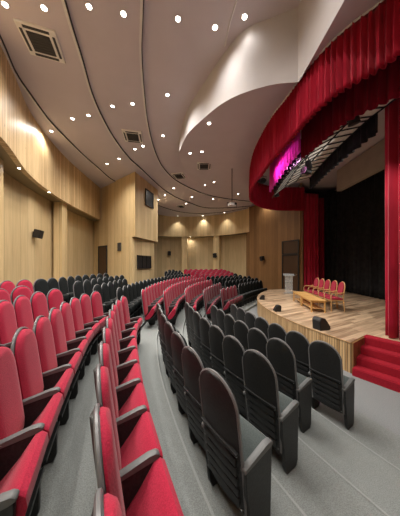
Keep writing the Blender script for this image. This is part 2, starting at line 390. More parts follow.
for k in range(-4,4):
    B=edge[k]; z=[zfl(k-1,p.y) for p in B]; bm=bmesh.new(); I=offset(B,.022)
    sheet(bm,B,[v+.006 for v in z],I,[v+.006 for v in z]); sheet(bm,B,[v+.006 for v in z],B,[v-.03 for v in z]); struct(obj('trim_%d'%(20+k),bm,M['nosing']))
bm=bmesh.new(); prism(bm,[(-9,-5),(9,-5),(12,22),(-9,22)],-.2,0); struct(obj('floor',bm,M['floor']))
# ---------------------------------------------------------------- auditorium seats
def slab(bm,zs,half,yf,yb,m=10,mi=0):
    fr=[];bk=[]
    for z in zs:
        h=half(z); fr.append([bm.verts.new((h*(2*j/m-1),yf(2*j/m-1,z),z)) for j in range(m+1)]); bk.append([bm.verts.new((h*(2*j/m-1),yb(2*j/m-1,z),z)) for j in range(m+1)])
    def q(*v):
        f=bm.faces.new(v); f.material_index=mi
    for i in range(len(zs)-1):
        for j in range(m):
            q(fr[i][j],fr[i][j+1],fr[i+1][j+1],fr[i+1][j]); q(bk[i][j],bk[i+1][j],bk[i+1][j+1],bk[i][j+1])
        q(fr[i][0],fr[i+1][0],bk[i+1][0],bk[i][0]); q(fr[i][m],bk[i][m],bk[i+1][m],fr[i+1][m])
    for j in range(m):
        q(fr[0][j],bk[0][j],bk[0][j+1],fr[0][j+1]); q(fr[-1][j],fr[-1][j+1],bk[-1][j+1],bk[-1][j])
BZ0,BZ1,BS=.22,1.205,.985
def half(w,z0=BZ0,z1=BZ1,s=BS):
    def f(z):
        if z<s: return w*(.95+.05*min(1,(z-z0)/.3))
        return w*math.sqrt(max(.004,1-((z-s)/(z1-s))**2))
    return f
def lean(z): return -.075-.125*(z-BZ0)/(BZ1-BZ0)
zs=[BZ0+(BS-BZ0)*i/6 for i in range(6)]+[BS+(BZ1-BS)*math.sin(math.pi/2*i/9) for i in range(10)]
W=.226
shell_me=cush=None
def build_seat_meshes():
    R={}
    bm=bmesh.new()
    slab(bm,zs,half(W),lambda u,z:lean(z)-.002-.012*(1-u*u),lambda u,z:lean(z)-.024-.024*(1-u*u))
    for z in (.30,.38,.46,.54,.62): box(bm,0,lean(z)-.043,z,.37,.022,.055,bevel=.006)
    box(bm,0,lean(.70)-.047,.70,.425,.026,.02,bevel=.004)
    for s in(-1,1):
        for z in(.68,.26): box(bm,s*.198,lean(z)-.040,z,.013,.014,.013,bevel=.004,mi=1)
    R['backrest_shell']=(bm,[M['plastic'],M['screw']])
    bm=bmesh.new()
    h=half(W); pts=[(-h(z),lean(z)-.018,z) for z in zs]+[(h(z),lean(z)-.018,z) for z in zs[::-1]]
    tube(bm,pts,.0125,6); R['edge_trim']=(bm,M['rim'])
    bm=bmesh.new()
    zc=[.42+(z-BZ0)*(BZ1-.012-.42)/(BZ1-BZ0) for z in zs]; hc=half(W-.012,.42,BZ1-.012,BS)
    def pf(u,z):
        e=min(1,(z-.41)/.06,(BZ1-z)/.07+.25); return lean(z)+.008+.036*max(0,1-abs(u)**4)**.5*max(.1,e)
    slab(bm,zc,hc,pf,lambda u,z:lean(z)-.012); R['back_cushion']=(bm,None)
    bm=bmesh.new()
    prof=[(-.09,.27),(.05,.31),(.13,.40),(.182,.50),(.198,.565),(.190,.625),(.160,.652),(.122,.640),(.03,.50),(-.06,.385),(-.09,.36)]
    w=.222; rings=[]
    for x,k in ((-w,.80),(-w+.012,.94),(-w+.03,1),(w-.03,1),(w-.012,.94),(w,.80)):
        cy=.07;cz=.46; rings.append([bm.verts.new((x,cy+(a-cy)*(.9+.1*k),cz+(b-cz)*(.5+.5*k))) for a,b in prof])
    for A,B in zip(rings,rings[1:]):
        for i in range(len(prof)): bm.faces.new((A[i],A[(i+1)%len(prof)],B[(i+1)%len(prof)],B[i]))
    bm.faces.new(rings[0]);bm.faces.new(rings[-1][::-1]); R['seat_cushion']=(bm,None)
    bm=bmesh.new(); prism(bm,[(-.07,.235),(.06,.265),(.17,.36),(.17,.39),(.04,.30),(-.07,.27)],-.20,.20,'x'); tube(bm,[(-.235,.0,.25),(.235,.0,.25)],.018); R['seat_pan']=(bm,M['plastic'])
    def arm(s):
        bm=bmesh.new(); x=s*.2385
        P=[(-.16,.585),(-.155,.615),(.09,.672),(.140,.678),(.163,.662),(.163,.640),(.13,.632),(-.15,.580)]
        prism(bm,P,x-.024,x+.024,'x'); bmesh.ops.bevel(bm,geom=list(bm.edges),offset=.006,segments=1,affect='EDGES'); return bm
    def leg(s):
        bm=bmesh.new(); x=s*.2385
        P=[(-.145,.585),(-.13,.40),(-.10,.30),(-.085,.07),(-.05,.0),(.11,.0),(.14,.06),(.14,.30),(.148,.50),(.153,.640)]
        prism(bm,P,x-.019,x+.019,'x'); bmesh.ops.bevel(bm,geom=list(bm.edges),offset=.006,segments=1,affect='EDGES'); return bm
    R['arm']=arm;R['leg']=leg
    return R
RM=build_seat_meshes()
MESH={}
for k in('backrest_shell','edge_trim','seat_pan'):
    o=obj(k,RM[k][0],RM[k][1],None,True); MESH[k]=o.data; D.objects.remove(o)
for k in('back_cushion','seat_cushion'):
    base=RM[k][0]; bmesh.ops.recalc_face_normals(base,faces=base.faces)
    for c,mm in(('red','red'),('black','blackfab'),('shaded_red','shaded_red'),('slate','greyseat')):
        b2=base.copy(); o=obj(k,b2,M[mm],None,True); MESH[k,c]=o.data; D.objects.remove(o)
    base.free()
for s in(1,-1):
    o=obj('arm_pad',RM['arm'](s),M['arm'],None,True);MESH['arm',s]=o.data;D.objects.remove(o)
    o=obj('side_panel',RM['leg'](s),M['plastic'],None,True);MESH['leg',s]=o.data;D.objects.remove(o)
def proto(color,ends):
    r=D.objects.new('auditorium_seat',None); r.empty_display_size=.1
    def part(n,me):
        o=D.objects.new(n,me); o.parent=r; return o
    parts=[part('backrest_shell',MESH['backrest_shell']),part('edge_trim',MESH['edge_trim']),part('seat_pan',MESH['seat_pan'])]
    bc='black' if color in('black','slate') else color
    parts.append(part('back_cushion',MESH['back_cushion',bc])); parts.append(part('seat_cushion',MESH['seat_cushion',color]))
    for s in ends: parts+= [part('armrest',MESH['arm',s]),part('side_panel',MESH['leg',s])]
    return r,parts
PROTO={}
def place_seat(color,ends,x,y,z,rz,label,group):
    key=(color,ends)
    if key not in PROTO: PROTO[key]=proto(color,ends)
    r,parts=PROTO[key]
    o=r.copy(); col.objects.link(o); o.location=(x,y,z); o.rotation_euler=(0,0,rz)
    o['label']=label;o['category']='seat';o['group']=group
    for p in parts:
        c=p.copy(); col.objects.link(c); c.parent=o
    return o
ORD=['first','second','third','fourth','fifth','sixth','seventh','eighth','ninth','tenth','eleventh','twelfth','thirteenth','fourteenth','fifteenth','sixteenth','seventeenth','eighteenth']
SEATS=[]
def nearest_s(c,L,p):
    return min((L[-1]*i/3000 for i in range(3001)),key=lambda s:(samp(c,L,s)[0]-Vector(p)).length)
def visible(x,y,z,m=45):
    if y<.3: return False
    px=200+F*x/y
    return -m<px<400+m and HZ+F*(EYE-z-1.2)/y<516+m*3
def run(k,s0,s1,colorf,rowtxt,group,turn=0,only=None,endarm=True):
    c=ROW[k];L=lens(c); n=int((s1-s0)/PITCH+.35)+1
    lst=[]
    for i in range(n):
        s=s0+i*PITCH
        p,t=samp(c,L,s); nrm=Vector((t.y,-t.x))   # facing the stage
        q=p+nrm*.20; zf=zfl(k,p.y)
        if not visible(q.x,q.y,zf): continue
        if only and not only(p): continue
        lst.append((q,math.atan2(nrm.y,nrm.x)-math.pi/2+math.radians(turn),p,zf))
    for i,(q,rz,p,zf) in enumerate(lst):
        colr=colorf(p,i)
        ends=(1,-1) if i==0 and endarm else (-1,)
        word={'slate':'black','black':'black','red':'red','shaded_red':'shade-darkened red'}[colr]
        lab='%s auditorium seat, %s from the near end, %s'%(word,ORD[min(i,17)],rowtxt)
        SEATS.append(place_seat(colr,ends,q.x,q.y,zf,rz,lab,group))
AA={3:(23.7,7),2:(23.1,6),1:(24.7,7),0:(26.0,7),-1:(28.8,10),-2:(27.0,10),-3:(20.6,6),-4:(15.2,3),-5:(9.2,3)}
ATXT={3:'black row nearest the stage',2:'second black row back from the stage',1:'third black row back from the stage',0:'black row beside the grey walkway',
 -1:'first red row left of the walkway',-2:'second red row left of the walkway',-3:'third red row left of the walkway',-4:'fourth row left of the walkway',-5:'topmost row under the left wall'}
for k,(a0,n_) in AA.items():
    c=ROW[k];L=lens(c); s0=nearest_s(c,L,circ(k,a0)); s1=s0+PITCH*(n_-1)
    if k>=0: cf=lambda p,i:'slate'
    elif k>=-4: cf=lambda p,i:'red'
    else: cf=lambda p,i:'black' if (p.x/p.y)>-.88 else 'red'
    run(k,s0,s1,cf,ATXT[k],'black seats right of the walkway' if k>=0 else 'red seats left of the walkway',turn=9 if k>=0 else 0)
BTXT={3:'lowest row beyond the cross aisle',2:'second lowest row beyond the cross aisle',1:'third lowest row beyond the cross aisle',0:'fourth lowest row beyond the cross aisle',-1:'topmost red row beyond the cross aisle',
 -2:'black row right behind the far red rows',-3:'black row passing the booth corner',-4:'black row in front of the booth door',-5:'last black row below the left wall'}
for k in range(3,-6,-1):
    c=ROW[k];L=lens(c); s0=nearest_s(c,L,BSTP[k]); s1=nearest_s(c,L,BEND[k])
    cf={3:'shaded_red',2:'shaded_red'}.get(k,'red' if k>=-1 else 'black')
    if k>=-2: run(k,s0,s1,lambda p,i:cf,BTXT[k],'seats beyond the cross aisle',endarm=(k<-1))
    else:
        ylim={-3:8.6,-4:9.4,-5:10.0}[k]
        run(k,s0,s1,lambda p,i:cf,BTXT[k],'black seats below the left wall',only=lambda p:p.y<ylim)
        run(k,s0,s1,lambda p,i:cf,{-3:'lowest far black row past the booth',-4:'middle far black row past the booth',-5:'topmost far black row past the booth'}[k],'far black seats past the booth',only=lambda p:p.y>13.2 and p.x>-2.6)
CTXT={3:'front row of the far right block',2:'second row of the far right block',1:'third row of the far right block',0:'fourth row of the far right block',-1:'fifth row of the far right block',-2:'sixth row of the far right block',-3:'seventh row of the far right block',-4:'eighth row of the far right block',-5:'back row of the far right block'}
for k in range(3,-6,-1):
    c=ROW[k];L=lens(c); s0=nearest_s(c,L,CSP[k]); s1=nearest_s(c,L,CEP[k])
    run(k,s0,s1,(lambda p,i:'black') if k>=0 else (lambda p,i:'black' if p.x/p.y>.175 else 'red'),CTXT[k],'seats of the far right block')
print('SEATS',len(SEATS))
# ---------------------------------------------------------------- stage
SH=.70
sc=Vector((11.25,8.0)); SR=8.6
front=[]
A0=math.atan2(4.5-8.0,3.4-11.25)
pts=[]
for i in range(61):
    a=math.radians(180+24.1 - i*(24.1+41)/60); pts.append(Vector((sc.x+SR*math.cos(a),sc.y+SR*math.sin(a))))
corner=pts[0]
st=thing('stage','curved timber stage with slatted wooden front and plank floor','stage',(0,0,0))
edgep=pts
inner=[Vector((3.9,5.05)),Vector((4.75,3.9)),Vector((9.9,3.6)),Vector((9.9,14.5)),Vector((6.9,13.6))]
poly=[tuple(p) for p in edgep]+[(5.82,14.1),(6.5,12.75),(6.8,12.95),(7.2,14.4),(9.55,14.25),(9.6,3.2),(5.40,3.30),(4.17,4.99)]
bm=bmesh.new(); prism(bm,poly,SH-.05,SH); obj('stage_floor',bm,M['stage'],st)
wall('stage_front',edgep,0,SH-.01,M['slats'],-.08,st)
bm=bmesh.new(); tube(bm,[(p.x,p.y,SH-.012) for p in edgep],.008,8); obj('stage_nosing',bm,M['chairwood'],st,True)
wall('stage_side',[(corner.x,corner.y),(3.98,4.88)],0,SH-.01,M['darkwood'],-.05,st)
# red steps
d=Vector((.60,-.80)).normalized(); nn=Vector((.80,.60))
stp=thing('stage_steps','red carpeted steps climbing to the stage at the right','steps',(3.365,4.40,0),0)
o0=Vector((0,0)); 
for i in range(4):
    h=SH*(i+1)/4+(.004 if i==3 else 0); a=nn*(.25*i)
    b=nn*(.25*(i+1) if i<3 else 1.01)
    Lg=2.7
    P=[a,a+d*Lg,b+d*Lg,b]
    bm=bmesh.new(); prism(bm,[tuple(p) for p in P],0.0,h); bmesh.ops.bevel(bm,geom=[e for e in bm.edges if all(v.co.z>h-.01 for v in e.verts)],offset=.018,segments=3,affect='EDGES')
    obj('step',bm,M['redcarpet'],stp)
# curtains
def curtain(name,path,ztop,zbot,m,amp=.05,wl=.22,label=None,cat='curtain',parent=None,gather=0,rows=10,thick=.012,jag=0):
    c=path; L=lens(c); nS=int(L[-1]/(wl/8)); V=[]; bm=bmesh.new()
    g=lambda z,u: z(u) if callable(z) else z
    ph=0;rng=random.Random(len(name)*7+nS); phs=[]
    for i in range(nS+1):
        ph+=2*math.pi/8*(1+rng.uniform(-.35,.35)); phs.append(ph)
    for i in range(nS+1):
        s=L[-1]*i/nS;u=i/nS; p,t=samp(c,L,s); nrm=Vector((-t.y,t.x)); colm=[]
        zt,zb=g(ztop,u),g(zbot,u)+(jag*math.sin(phs[i]*.5))
        for j in range(rows+1):
            v=j/rows; a=amp*(.55+.45*v)*(math.sin(phs[i]+.35*math.sin(3*v+u*9))+.25*math.sin(2.3*phs[i]+1+v))
            colm.append(bm.verts.new((p.x+nrm.x*a,p.y+nrm.y*a,zt+(zb-zt)*v)))
        V.append(colm)
    for A,B in zip(V,V[1:]):
        for j in range(rows): bm.faces.new((A[j],B[j],B[j+1],A[j+1]))
    o=obj(name,bm,m,parent,True,normals=False)
    for p in o.data.polygons: p.use_smooth=True
    sd=o.modifiers.new('thick','SOLIDIFY'); sd.thickness=thick
    if label: tag(o,label,cat)
    return o
def zint(tab):
    def f(x):
        for (a,b),(c2,d2) in zip(tab,tab[1:]):
            if x<=c2: return b+(d2-b)*(x-a)/(c2-a) if x>=a else b
        return tab[-1][1]
    return f
# main valance: heights follow distance along y
vpath=VL; VLn=lens(vpath)
def by_u(path,fy):
    L=lens(path)
    return lambda u: fy(samp(path,L,u*L[-1])[0])
ztopf=lambda u: VZ[min(len(VZ)-1,int(u*(len(VZ)-1)+.5))]
def zlin(u):
    x=u*(len(VZ)-1); i=min(int(x),len(VZ)-2); return VZ[i]+(VZ[i+1]-VZ[i])*(x-i)
ybot=zint([(-3,EYE+2.68),(5.0,EYE+2.68),(6.3,EYE+2.80),(8.6,EYE+3.25),(10.2,EYE+3.42),(11.4,EYE+3.5),(12.5,EYE+3.42),(13.6,EYE+3.45)])
vo=offset(vpath,.03)
VC=curtain('valance_curtain',vo,lambda u:zlin(u)-.0,by_u(vo,lambda p:ybot(p.y)),M['velvet'],.045,.10,'long red pleated valance curving round the top of the stage')
bm=bmesh.new(); tube(bm,[(p.x,p.y,z-.02) for p,z in zip(offset(vpath,.045),VZ)],.015,6); obj('valance_rail',bm,M['lip'],VC,True)
vi=[p for p in offset(vpath,-.5) if p.y<4.8]
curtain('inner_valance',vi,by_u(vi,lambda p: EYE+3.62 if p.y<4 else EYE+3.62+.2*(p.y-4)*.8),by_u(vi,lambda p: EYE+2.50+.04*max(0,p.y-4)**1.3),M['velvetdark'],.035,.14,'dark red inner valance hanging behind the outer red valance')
# magenta lit swag
mg=[p for p in offset(vpath,-.45) if 4.7<p.y<7.1]
curtain('magenta_drape',mg,by_u(mg,lambda p:EYE+3.85+.12*(p.y-5.2)),by_u(mg,lambda p: EYE+2.66-.04*(p.y-5.2)),M['magenta'],.04,.13,'bright magenta satin drape hung inside the valance','drape',jag=.05)
# proscenium curtains
rc=spline([(4.50,4.86),(4.72,4.45),(5.0,4.05),(5.35,3.6)],10)
curtain('red_stage_curtain',rc,EYE+4.2,SH+.02,M['velvetleg'],.085,.19,'tall red curtain at the right edge of the photograph',rows=16)
lc=spline([(6.70,12.95),(7.2,13.0),(7.82,13.1)],10)
curtain('red_stage_curtain',lc,EYE+4.6,SH+.02,M['velvetleg'],.07,.22,'tall red curtain beside the dark wooden side wall',rows=16)
lc=spline([(7.70,13.3),(8.0,13.25),(8.3,13.3)],8)
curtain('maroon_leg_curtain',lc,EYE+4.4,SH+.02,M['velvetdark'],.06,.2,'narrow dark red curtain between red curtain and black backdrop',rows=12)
bk=spline([(8.1,13.55),(8.9,13.4),(9.2,12.6),(9.15,11),(9.0,9.5),(8.7,8),(8.6,6.5),(8.6,4)],10)
curtain('black_backdrop',bk,EYE+4.9,SH+.02,M['blackdrape'],.08,.34,'black pleated backdrop curtain across the rear of the stage',rows=14)
# stage house enclosure
struct(wall('wall_stage_back',[(7.1,14.6),(9.7,14.4),(9.8,2.9)],0,EYE+6.2,M['blackdrape'],.12,smooth=False))
bm=bmesh.new(); prism(bm,[(6.6,13.4),(7.1,14.8),(10,14.6),(10,2.8),(5.3,2.8),(4.2,5.5)],EYE+6.0,EYE+6.1); struct(obj('ceiling_stage',bm,M['blackdrape']))
struct(wall('wall_stage_left',[(6.62,12.9),(7.1,14.7)],0,EYE+6.2,M['darkwood'],.12,smooth=False))
struct(wall('wall_stage_right',[(9.8,2.9),(5.6,3.0)],0,EYE+6.2,M['blackdrape'],.12,smooth=False))
# acoustic reflector over the stage, a shell of pale panels held by black ribs
rf=thing('stage_reflector','pale curved ceiling reflector with black ribs above the stage','reflector',(0,0,0))
base=[p for p in VL if 2.5<p.y<9.3]; base=resample(base,40)
bm=bmesh.new()
lv=[(-.95,3.2),(-1.45,3.6),(-1.95,3.85),(-2.5,3.95)]
OC=[offset(base,o) for o,_ in lv]
for (A,(oa,za)),(B,(ob,zb)) in zip(zip(OC,lv),zip(OC[1:],lv[1:])):
    sheet(bm,A,EYE+za-.15,B,EYE+zb-.15); sheet(bm,A,EYE+za-.12,B,EYE+zb-.12)
obj('reflector_panel',bm,M['panel'],rf,True)
for j in range(0,40,2):
    bm=bmesh.new(); tube(bm,[(OC[q][j].x,OC[q][j].y,EYE+lv[q][1]-.17) for q in range(4)],.016,6); obj('rib',bm,M['steel'],rf)
for q in range(4):
    bm=bmesh.new(); tube(bm,[(p.x,p.y,EYE+lv[q][1]-.17) for p in OC[q]],.02,6); obj('long_rail',bm,M['steel'],rf)
bd=[p for p in offset(base,-2.55) if p.y>4.9]
curtain('black_border_curtain',bd,EYE+4.3,by_u(bd,lambda p:EYE+3.3),M['blackdrape'],.05,.25,'black border curtain hanging behind the pale reflector','curtain')
bd2=[p for p in offset(base,-.85) if p.y<8.3]
curtain('black_border_curtain',bd2,EYE+3.4,by_u(bd2,lambda p:EYE+2.98),M['blackdrape'],.04,.25,'short black border curtain just behind the dark red valance','curtain')
bm=bmesh.new(); box(bm,7.75,9.0,EYE+4.62,.25,4.2,1.15,bevel=.01); tag(obj('beam',bm,M['beige']),'beige horizontal beam above the black backdrop','beam')
# blue stage light behind the valance
def par_can(x,y,z,label,m):
    t=thing('stage_light',label,'light',(x,y,z),math.radians(160))
    bm=bmesh.new(); R=Matrix.Rotation(math.radians(60),4,'X')
    lathe(bm,[(.03,-.16),(.09,-.14),(.11,.1),(.125,.12),(.125,.14),(.1,.141)],16); bmesh.ops.transform(bm,matrix=R,verts=bm.verts); obj('housing',bm,M['black'],t,True)
    bm=bmesh.new(); lathe(bm,[(.095,.142),(.095,.146)],16); bmesh.ops.transform(bm,matrix=R,verts=bm.verts); obj('lens',bm,m,t)
    bm=bmesh.new(); tube(bm,[(-.14,0,0),(-.14,0,.2),(.14,0,.2),(.14,0,0)],.012,6); tube(bm,[(0,0,.2),(0,0,.45)],.014,6); obj('yoke',bm,M['steel'],t)
par_can(2.85,9.0,EYE+3.75,'blue stage light glimpsed at the left inside the valance',M['blueglass'])
# ---------------------------------------------------------------- things on the stage
def wedge(x,y,z,rz,s,label):
    t=thing('floor_monitor',label,'speaker',(x,y,z),rz,'stage monitor wedges')
    bm=bmesh.new(); P=[(-.20,0),(.17,0),(.20,.06),(-.02,.36),(-.16,.38),(-.22,.30)]; P=[(a*s,b*s) for a,b in P]
    prism(bm,P,-.15*s,.15*s,'y'); bmesh.ops.bevel(bm,geom=list(bm.edges),offset=.012,segments=2,affect='EDGES'); obj('cabinet',bm,M['black'],t)
    # grille on the sloping face
    a=Vector((.195*s,.08*s));b=Vector((0,.345*s)); nrm=Vector(((b-a).y,-(b-a).x)).normalized()*.008
    bm=bmesh.new(); prism(bm,[tuple(a+nrm*.2),tuple(a+nrm),tuple(b+nrm),tuple(b+nrm*.2)],-.13*s,.13*s,'y'); obj('grille',bm,M['steel'],t)
wedge(3.30,5.40,SH,math.radians(15),.88,'black wedge monitor near the red steps')
wedge(2.88,7.45,SH,math.radians(185),.62,'black wedge monitor at the left curve of the stage edge')
wedge(3.08,9.9,SH,math.radians(170),.6,'small black wedge monitor farthest along the stage edge')
def table(x,y,rz,label):
    t=thing('coffee_table',label,'table',(x,y,SH),rz,'low tables on the stage')
    bm=bmesh.new(); box(bm,0,0,.43,.54,1.16,.035,bevel=.008); obj('tabletop',bm,M['tabletop'],t)
    bm=bmesh.new(); box(bm,0,0,.385,.46,1.06,.06); obj('apron',bm,M['tabletop'],t)
    bm=bmesh.new(); box(bm,0,0,.13,.42,1.02,.025); obj('shelf',bm,M['chairwood'],t)
    for sx in(-1,1):
        for sy in(-1,1):
            bm=bmesh.new(); box(bm,sx*.225,sy*.53,.207,.045,.045,.414,bevel=.006); obj('leg',bm,M['tabletop'],t)
tdir=math.atan2(2.35,.42)-math.pi/2
table(4.40,7.78,tdir,'low honey wood table nearer the camera on stage')
table(4.62,8.96,tdir,'low honey wood table nearer the lectern on stage')
def stage_chair(label):
    t=thing('armchair',label,'chair',(0,0,0),0,'chairs behind the low tables')
    # faces local -x ... seat centre at origin
    bm=bmesh.new(); box(bm,0,0,.455,.46,.44,.07,bevel=.025); obj('seat',bm,M['chairred'],t,True)
    bm=bmesh.new(); zz=[.60,.63,.70,.80,.90,.98,1.03,1.06,1.07]
    slab(bm,zz,lambda z:.165*math.sqrt(max(.03,1-((z-.83)/.245)**4)),lambda u,z:.035,lambda u,z:-.025)
    bmesh.ops.transform(bm,matrix=Matrix.Translation((.27,0,0))@Matrix.Rotation(math.radians(90),4,'Z')@Matrix.Rotation(math.radians(0),4,'X'),verts=bm.verts)
    for v in bm.verts: v.co.x+= (v.co.z-.6)*.18-.04
    obj('backrest',bm,M['chairred'],t,True)
    bm=bmesh.new(); P=[]
    for i in range(17):
        a=math.pi*i/16; P.append((.235+(.83+.27*math.sin(a)-.6)*.18,.195*math.cos(a),.83+.25*math.sin(a)))
    P=[(.21,.20,.42)]+P+[(.21,-.20,.42)]
    tube(bm,P,.02,8); obj('back_frame',bm,M['chairwood'],t,True)
    for s in(-1,1):
        bm=bmesh.new(); tube(bm,[(-.20,s*.23,0),(-.205,s*.235,.42),(-.225,s*.245,.58),(-.19,s*.25,.655),(-.10,s*.25,.68),(.10,s*.24,.675),(.26,s*.23,.70)],.021,8); obj('armrest',bm,M['chairwood'],t,True)
        bm=bmesh.new(); tube(bm,[(.27,s*.215,0),(.22,s*.22,.42)],[.016,.021],8); obj('leg',bm,M['chairwood'],t,True)
        bm=bmesh.new(); tube(bm,[(-.20,s*.222,.30),(.235,s*.218,.30)],.013,6); obj('stretcher',bm,M['chairwood'],t,True)
    bm=bmesh.new(); box(bm,0,0,.405,.44,.42,.04); obj('seat_frame',bm,M['chairwood'],t)
    return t
ch=stage_chair('x'); lbl=['nearest the camera','second from the camera','third from the camera, in the middle','fourth from the camera','farthest from the camera, by the lectern']
for i in range(5):
    q=(5.12+.07*i,7.62+.52*i,SH); L_='wooden armchair with red upholstery on stage, '+lbl[i]
    if i==0: ch.location=q; ch.rotation_euler=(0,0,-.12); ch['label']=L_
    else: dup(ch,q,-.12+.02*i,L_,'chairs behind the low tables')
lt=thing('lectern','clear acrylic lectern standing before the dark door','lectern',(5.35,12.0,SH),math.radians(-20))
bm=bmesh.new(); box(bm,0,0,.02,.55,.42,.04,bevel=.01); obj('base',bm,M['acrylic'],lt)
bm=bmesh.new(); box(bm,0,-.1,.55,.40,.02,1.04); box(bm,-.2,.0,.55,.02,.22,1.04); box(bm,.2,.0,.55,.02,.22,1.04); obj('column',bm,M['acrylic'],lt)
bm=bmesh.new(); box(bm,0,0,.70,.40,.30,.02); obj('shelf',bm,M['acrylic'],lt)
bm=bmesh.new(); box(bm,0,0,1.12,.60,.45,.03,rot=Matrix.Rotation(math.radians(12),4,'X'),bevel=.008); obj('desk_top',bm,M['acrylic'],lt)
bm=bmesh.new(); tube(bm,[(.12,.1,1.13),(.12,.08,1.25),(.1,.0,1.38)],.007,6); lathe(bm,[(.014,1.36),(.018,1.38),(.014,1.41)],8,.1,0); obj('microphone',bm,M['black'],lt)
# ---------------------------------------------------------------- doors, windows, wall fittings
def on_line(a,b,t): return Vector(a)+(Vector(b)-Vector(a))*t
def panel_on(name,a,b,z0,z1,th,m,parent=None,out=.01,kind=False):
    """flat box standing against a wall line a->b, pushed 'out' to the right of travel"""
    a=Vector(a);b=Vector(b); t=(b-a).normalized(); nrm=Vector((t.y,-t.x)); bm=bmesh.new()
    P=[a+nrm*out,b+nrm*out,b+nrm*(out+th),a+nrm*(out+th)]
    prism(bm,[tuple(p) for p in P],z0,z1); o=obj(name,bm,m,parent)
    return o
def frame_on(name,a,b,z0,z1,w,th,m,parent,out=.01):
    a=Vector(a);b=Vector(b); t=(b-a).normalized(); nrm=Vector((t.y,-t.x)); bm=bmesh.new()
    def pr(p,q,za,zb): prism(bm,[tuple(p+nrm*out),tuple(q+nrm*out),tuple(q+nrm*(out+th)),tuple(p+nrm*(out+th))],za,zb)
    pr(a-t*w,a,z0,z1+w); pr(b,b+t*w,z0,z1+w); pr(a,b,z1,z1+w)
    if z0>1.5: pr(a,b,z0,z0+w*.6)
    return obj(name,bm,m,parent)
# booth door
a=on_line(P1,P2l,-.06); b=on_line(P1,P2l,.22)
d1=struct(panel_on('door_1',a,b,.9,EYE+1.08,.03,M['doorwood'])); frame_on('door_frame',a,b,.9,EYE+1.08,.07,.05,M['black'],d1)
a=on_line(P1,P2l,.62); b=on_line(P1,P2l,.72)
a=on_line(P1,P2l,.60); b=on_line(P1,P2l,.695)
sp=panel_on('wall_vent',a,b,EYE+.75,EYE+1.22,.05,M['grille']); tag(sp,'small dark slot vent on the pale booth wall','vent')
# booth windows
a=on_line(P2l,P3l,.20); b=on_line(P2l,P3l,.78)
w1=struct(panel_on('window_1',a,b,EYE-.27,EYE+.45,.03,M['glass'])); frame_on('window_frame',a,b,EYE-.27,EYE+.45,.05,.06,M['black'],w1)
for u in(.33,.66):
    q=on_line(a,b,u); t=(Vector(b)-Vector(a)).normalized(); panel_on('window_mullion',q-t*.015,q+t*.015,EYE-.27,EYE+.45,.05,M['steel'],w1)
a=on_line(P2,P3,.40); b=on_line(P2,P3,.72)
w2=struct(panel_on('window_2',a,b,EYE+3.45,EYE+4.35,.03,M['glass'])); frame_on('window_frame',a,b,EYE+3.45,EYE+4.35,.05,.06,M['black'],w2)
# side wall door (with transom panel)
def wpt(px):
    r=(px-200)/F; t=(r*W0.y-W0.x)/((W1.x-W0.x)-r*(W1.y-W0.y)); return W0+(W1-W0)*t
a=wpt(283.5);b=wpt(298.5)
d2=struct(panel_on('door_2',a,b,SH,SH+2.35,.03,M['doorwood'])); frame_on('door_frame',a,b,SH,SH+2.35,.08,.07,M['black'],d2)
tp=struct(panel_on('trim_12',a,b,SH+2.45,SH+3.3,.03,M['doorwood'])); frame_on('door_frame',a,b,SH+2.45,SH+3.3,.08,.07,M['black'],tp)
q=on_line(a,b,.85); panel_on('door_handle',q,q+(b-a).normalized()*.12,SH+1.0,SH+1.05,.09,M['screw'],d2)
def wall_speaker(x,y,z,rz,s,label):
    t=thing('wall_speaker',label,'speaker',(x,y,z),rz,'black wall speakers')
    bm=bmesh.new(); prism(bm,[(-.13*s,-.28*s),(.13*s,-.28*s),(.10*s,-.03*s),(-.10*s,-.03*s)],-.16*s,.16*s,'z'); bmesh.ops.bevel(bm,geom=list(bm.edges),offset=.01,segments=2,affect='EDGES')
    bmesh.ops.transform(bm,matrix=Matrix.Rotation(math.radians(12),4,'X'),verts=bm.verts); obj('cabinet',bm,M['black'],t)
    bm=bmesh.new(); tube(bm,[(0,0,0),(0,-.06*s,0)],.02,6); box(bm,0,.0,0,.08,.01,.12); obj('bracket',bm,M['steel'],t)
def on_path(c,px,out):
    L=lens(c); s=min((L[-1]*k/600 for k in range(601)),key=lambda s:(abs(samp(c,L,s)[0].x/max(.2,samp(c,L,s)[0].y)-(px-200)/F)) if samp(c,L,s)[0].y>.3 else 99)
    p,t=samp(c,L,s); nrm=Vector((t.y,-t.x)); return p+nrm*out, math.atan2(nrm.y,nrm.x)+math.pi/2
p,r=on_path(lowp,33,.02); wall_speaker(p.x,p.y,EYE+31*p.y/F,r,1.0,'black speaker on the left wall near the corner pillar')
p,r=on_path(lowf,169,.02); wall_speaker(p.x,p.y,EYE+11*p.y/F,r,1.3,'black speaker on the far wall left of the pillars')
p,r=on_path(farp,215.8,.0); wall_speaker(p.x,p.y,EYE+9*p.y/F,r,1.3,'black speaker on the far pillar at the right')
p=wpt(264); wall_speaker(p.x-.03,p.y-.03,EYE+6*p.y/F,math.atan2((W1-W0).y,(W1-W0).x),1.1,'black speaker on the dark wooden side wall')
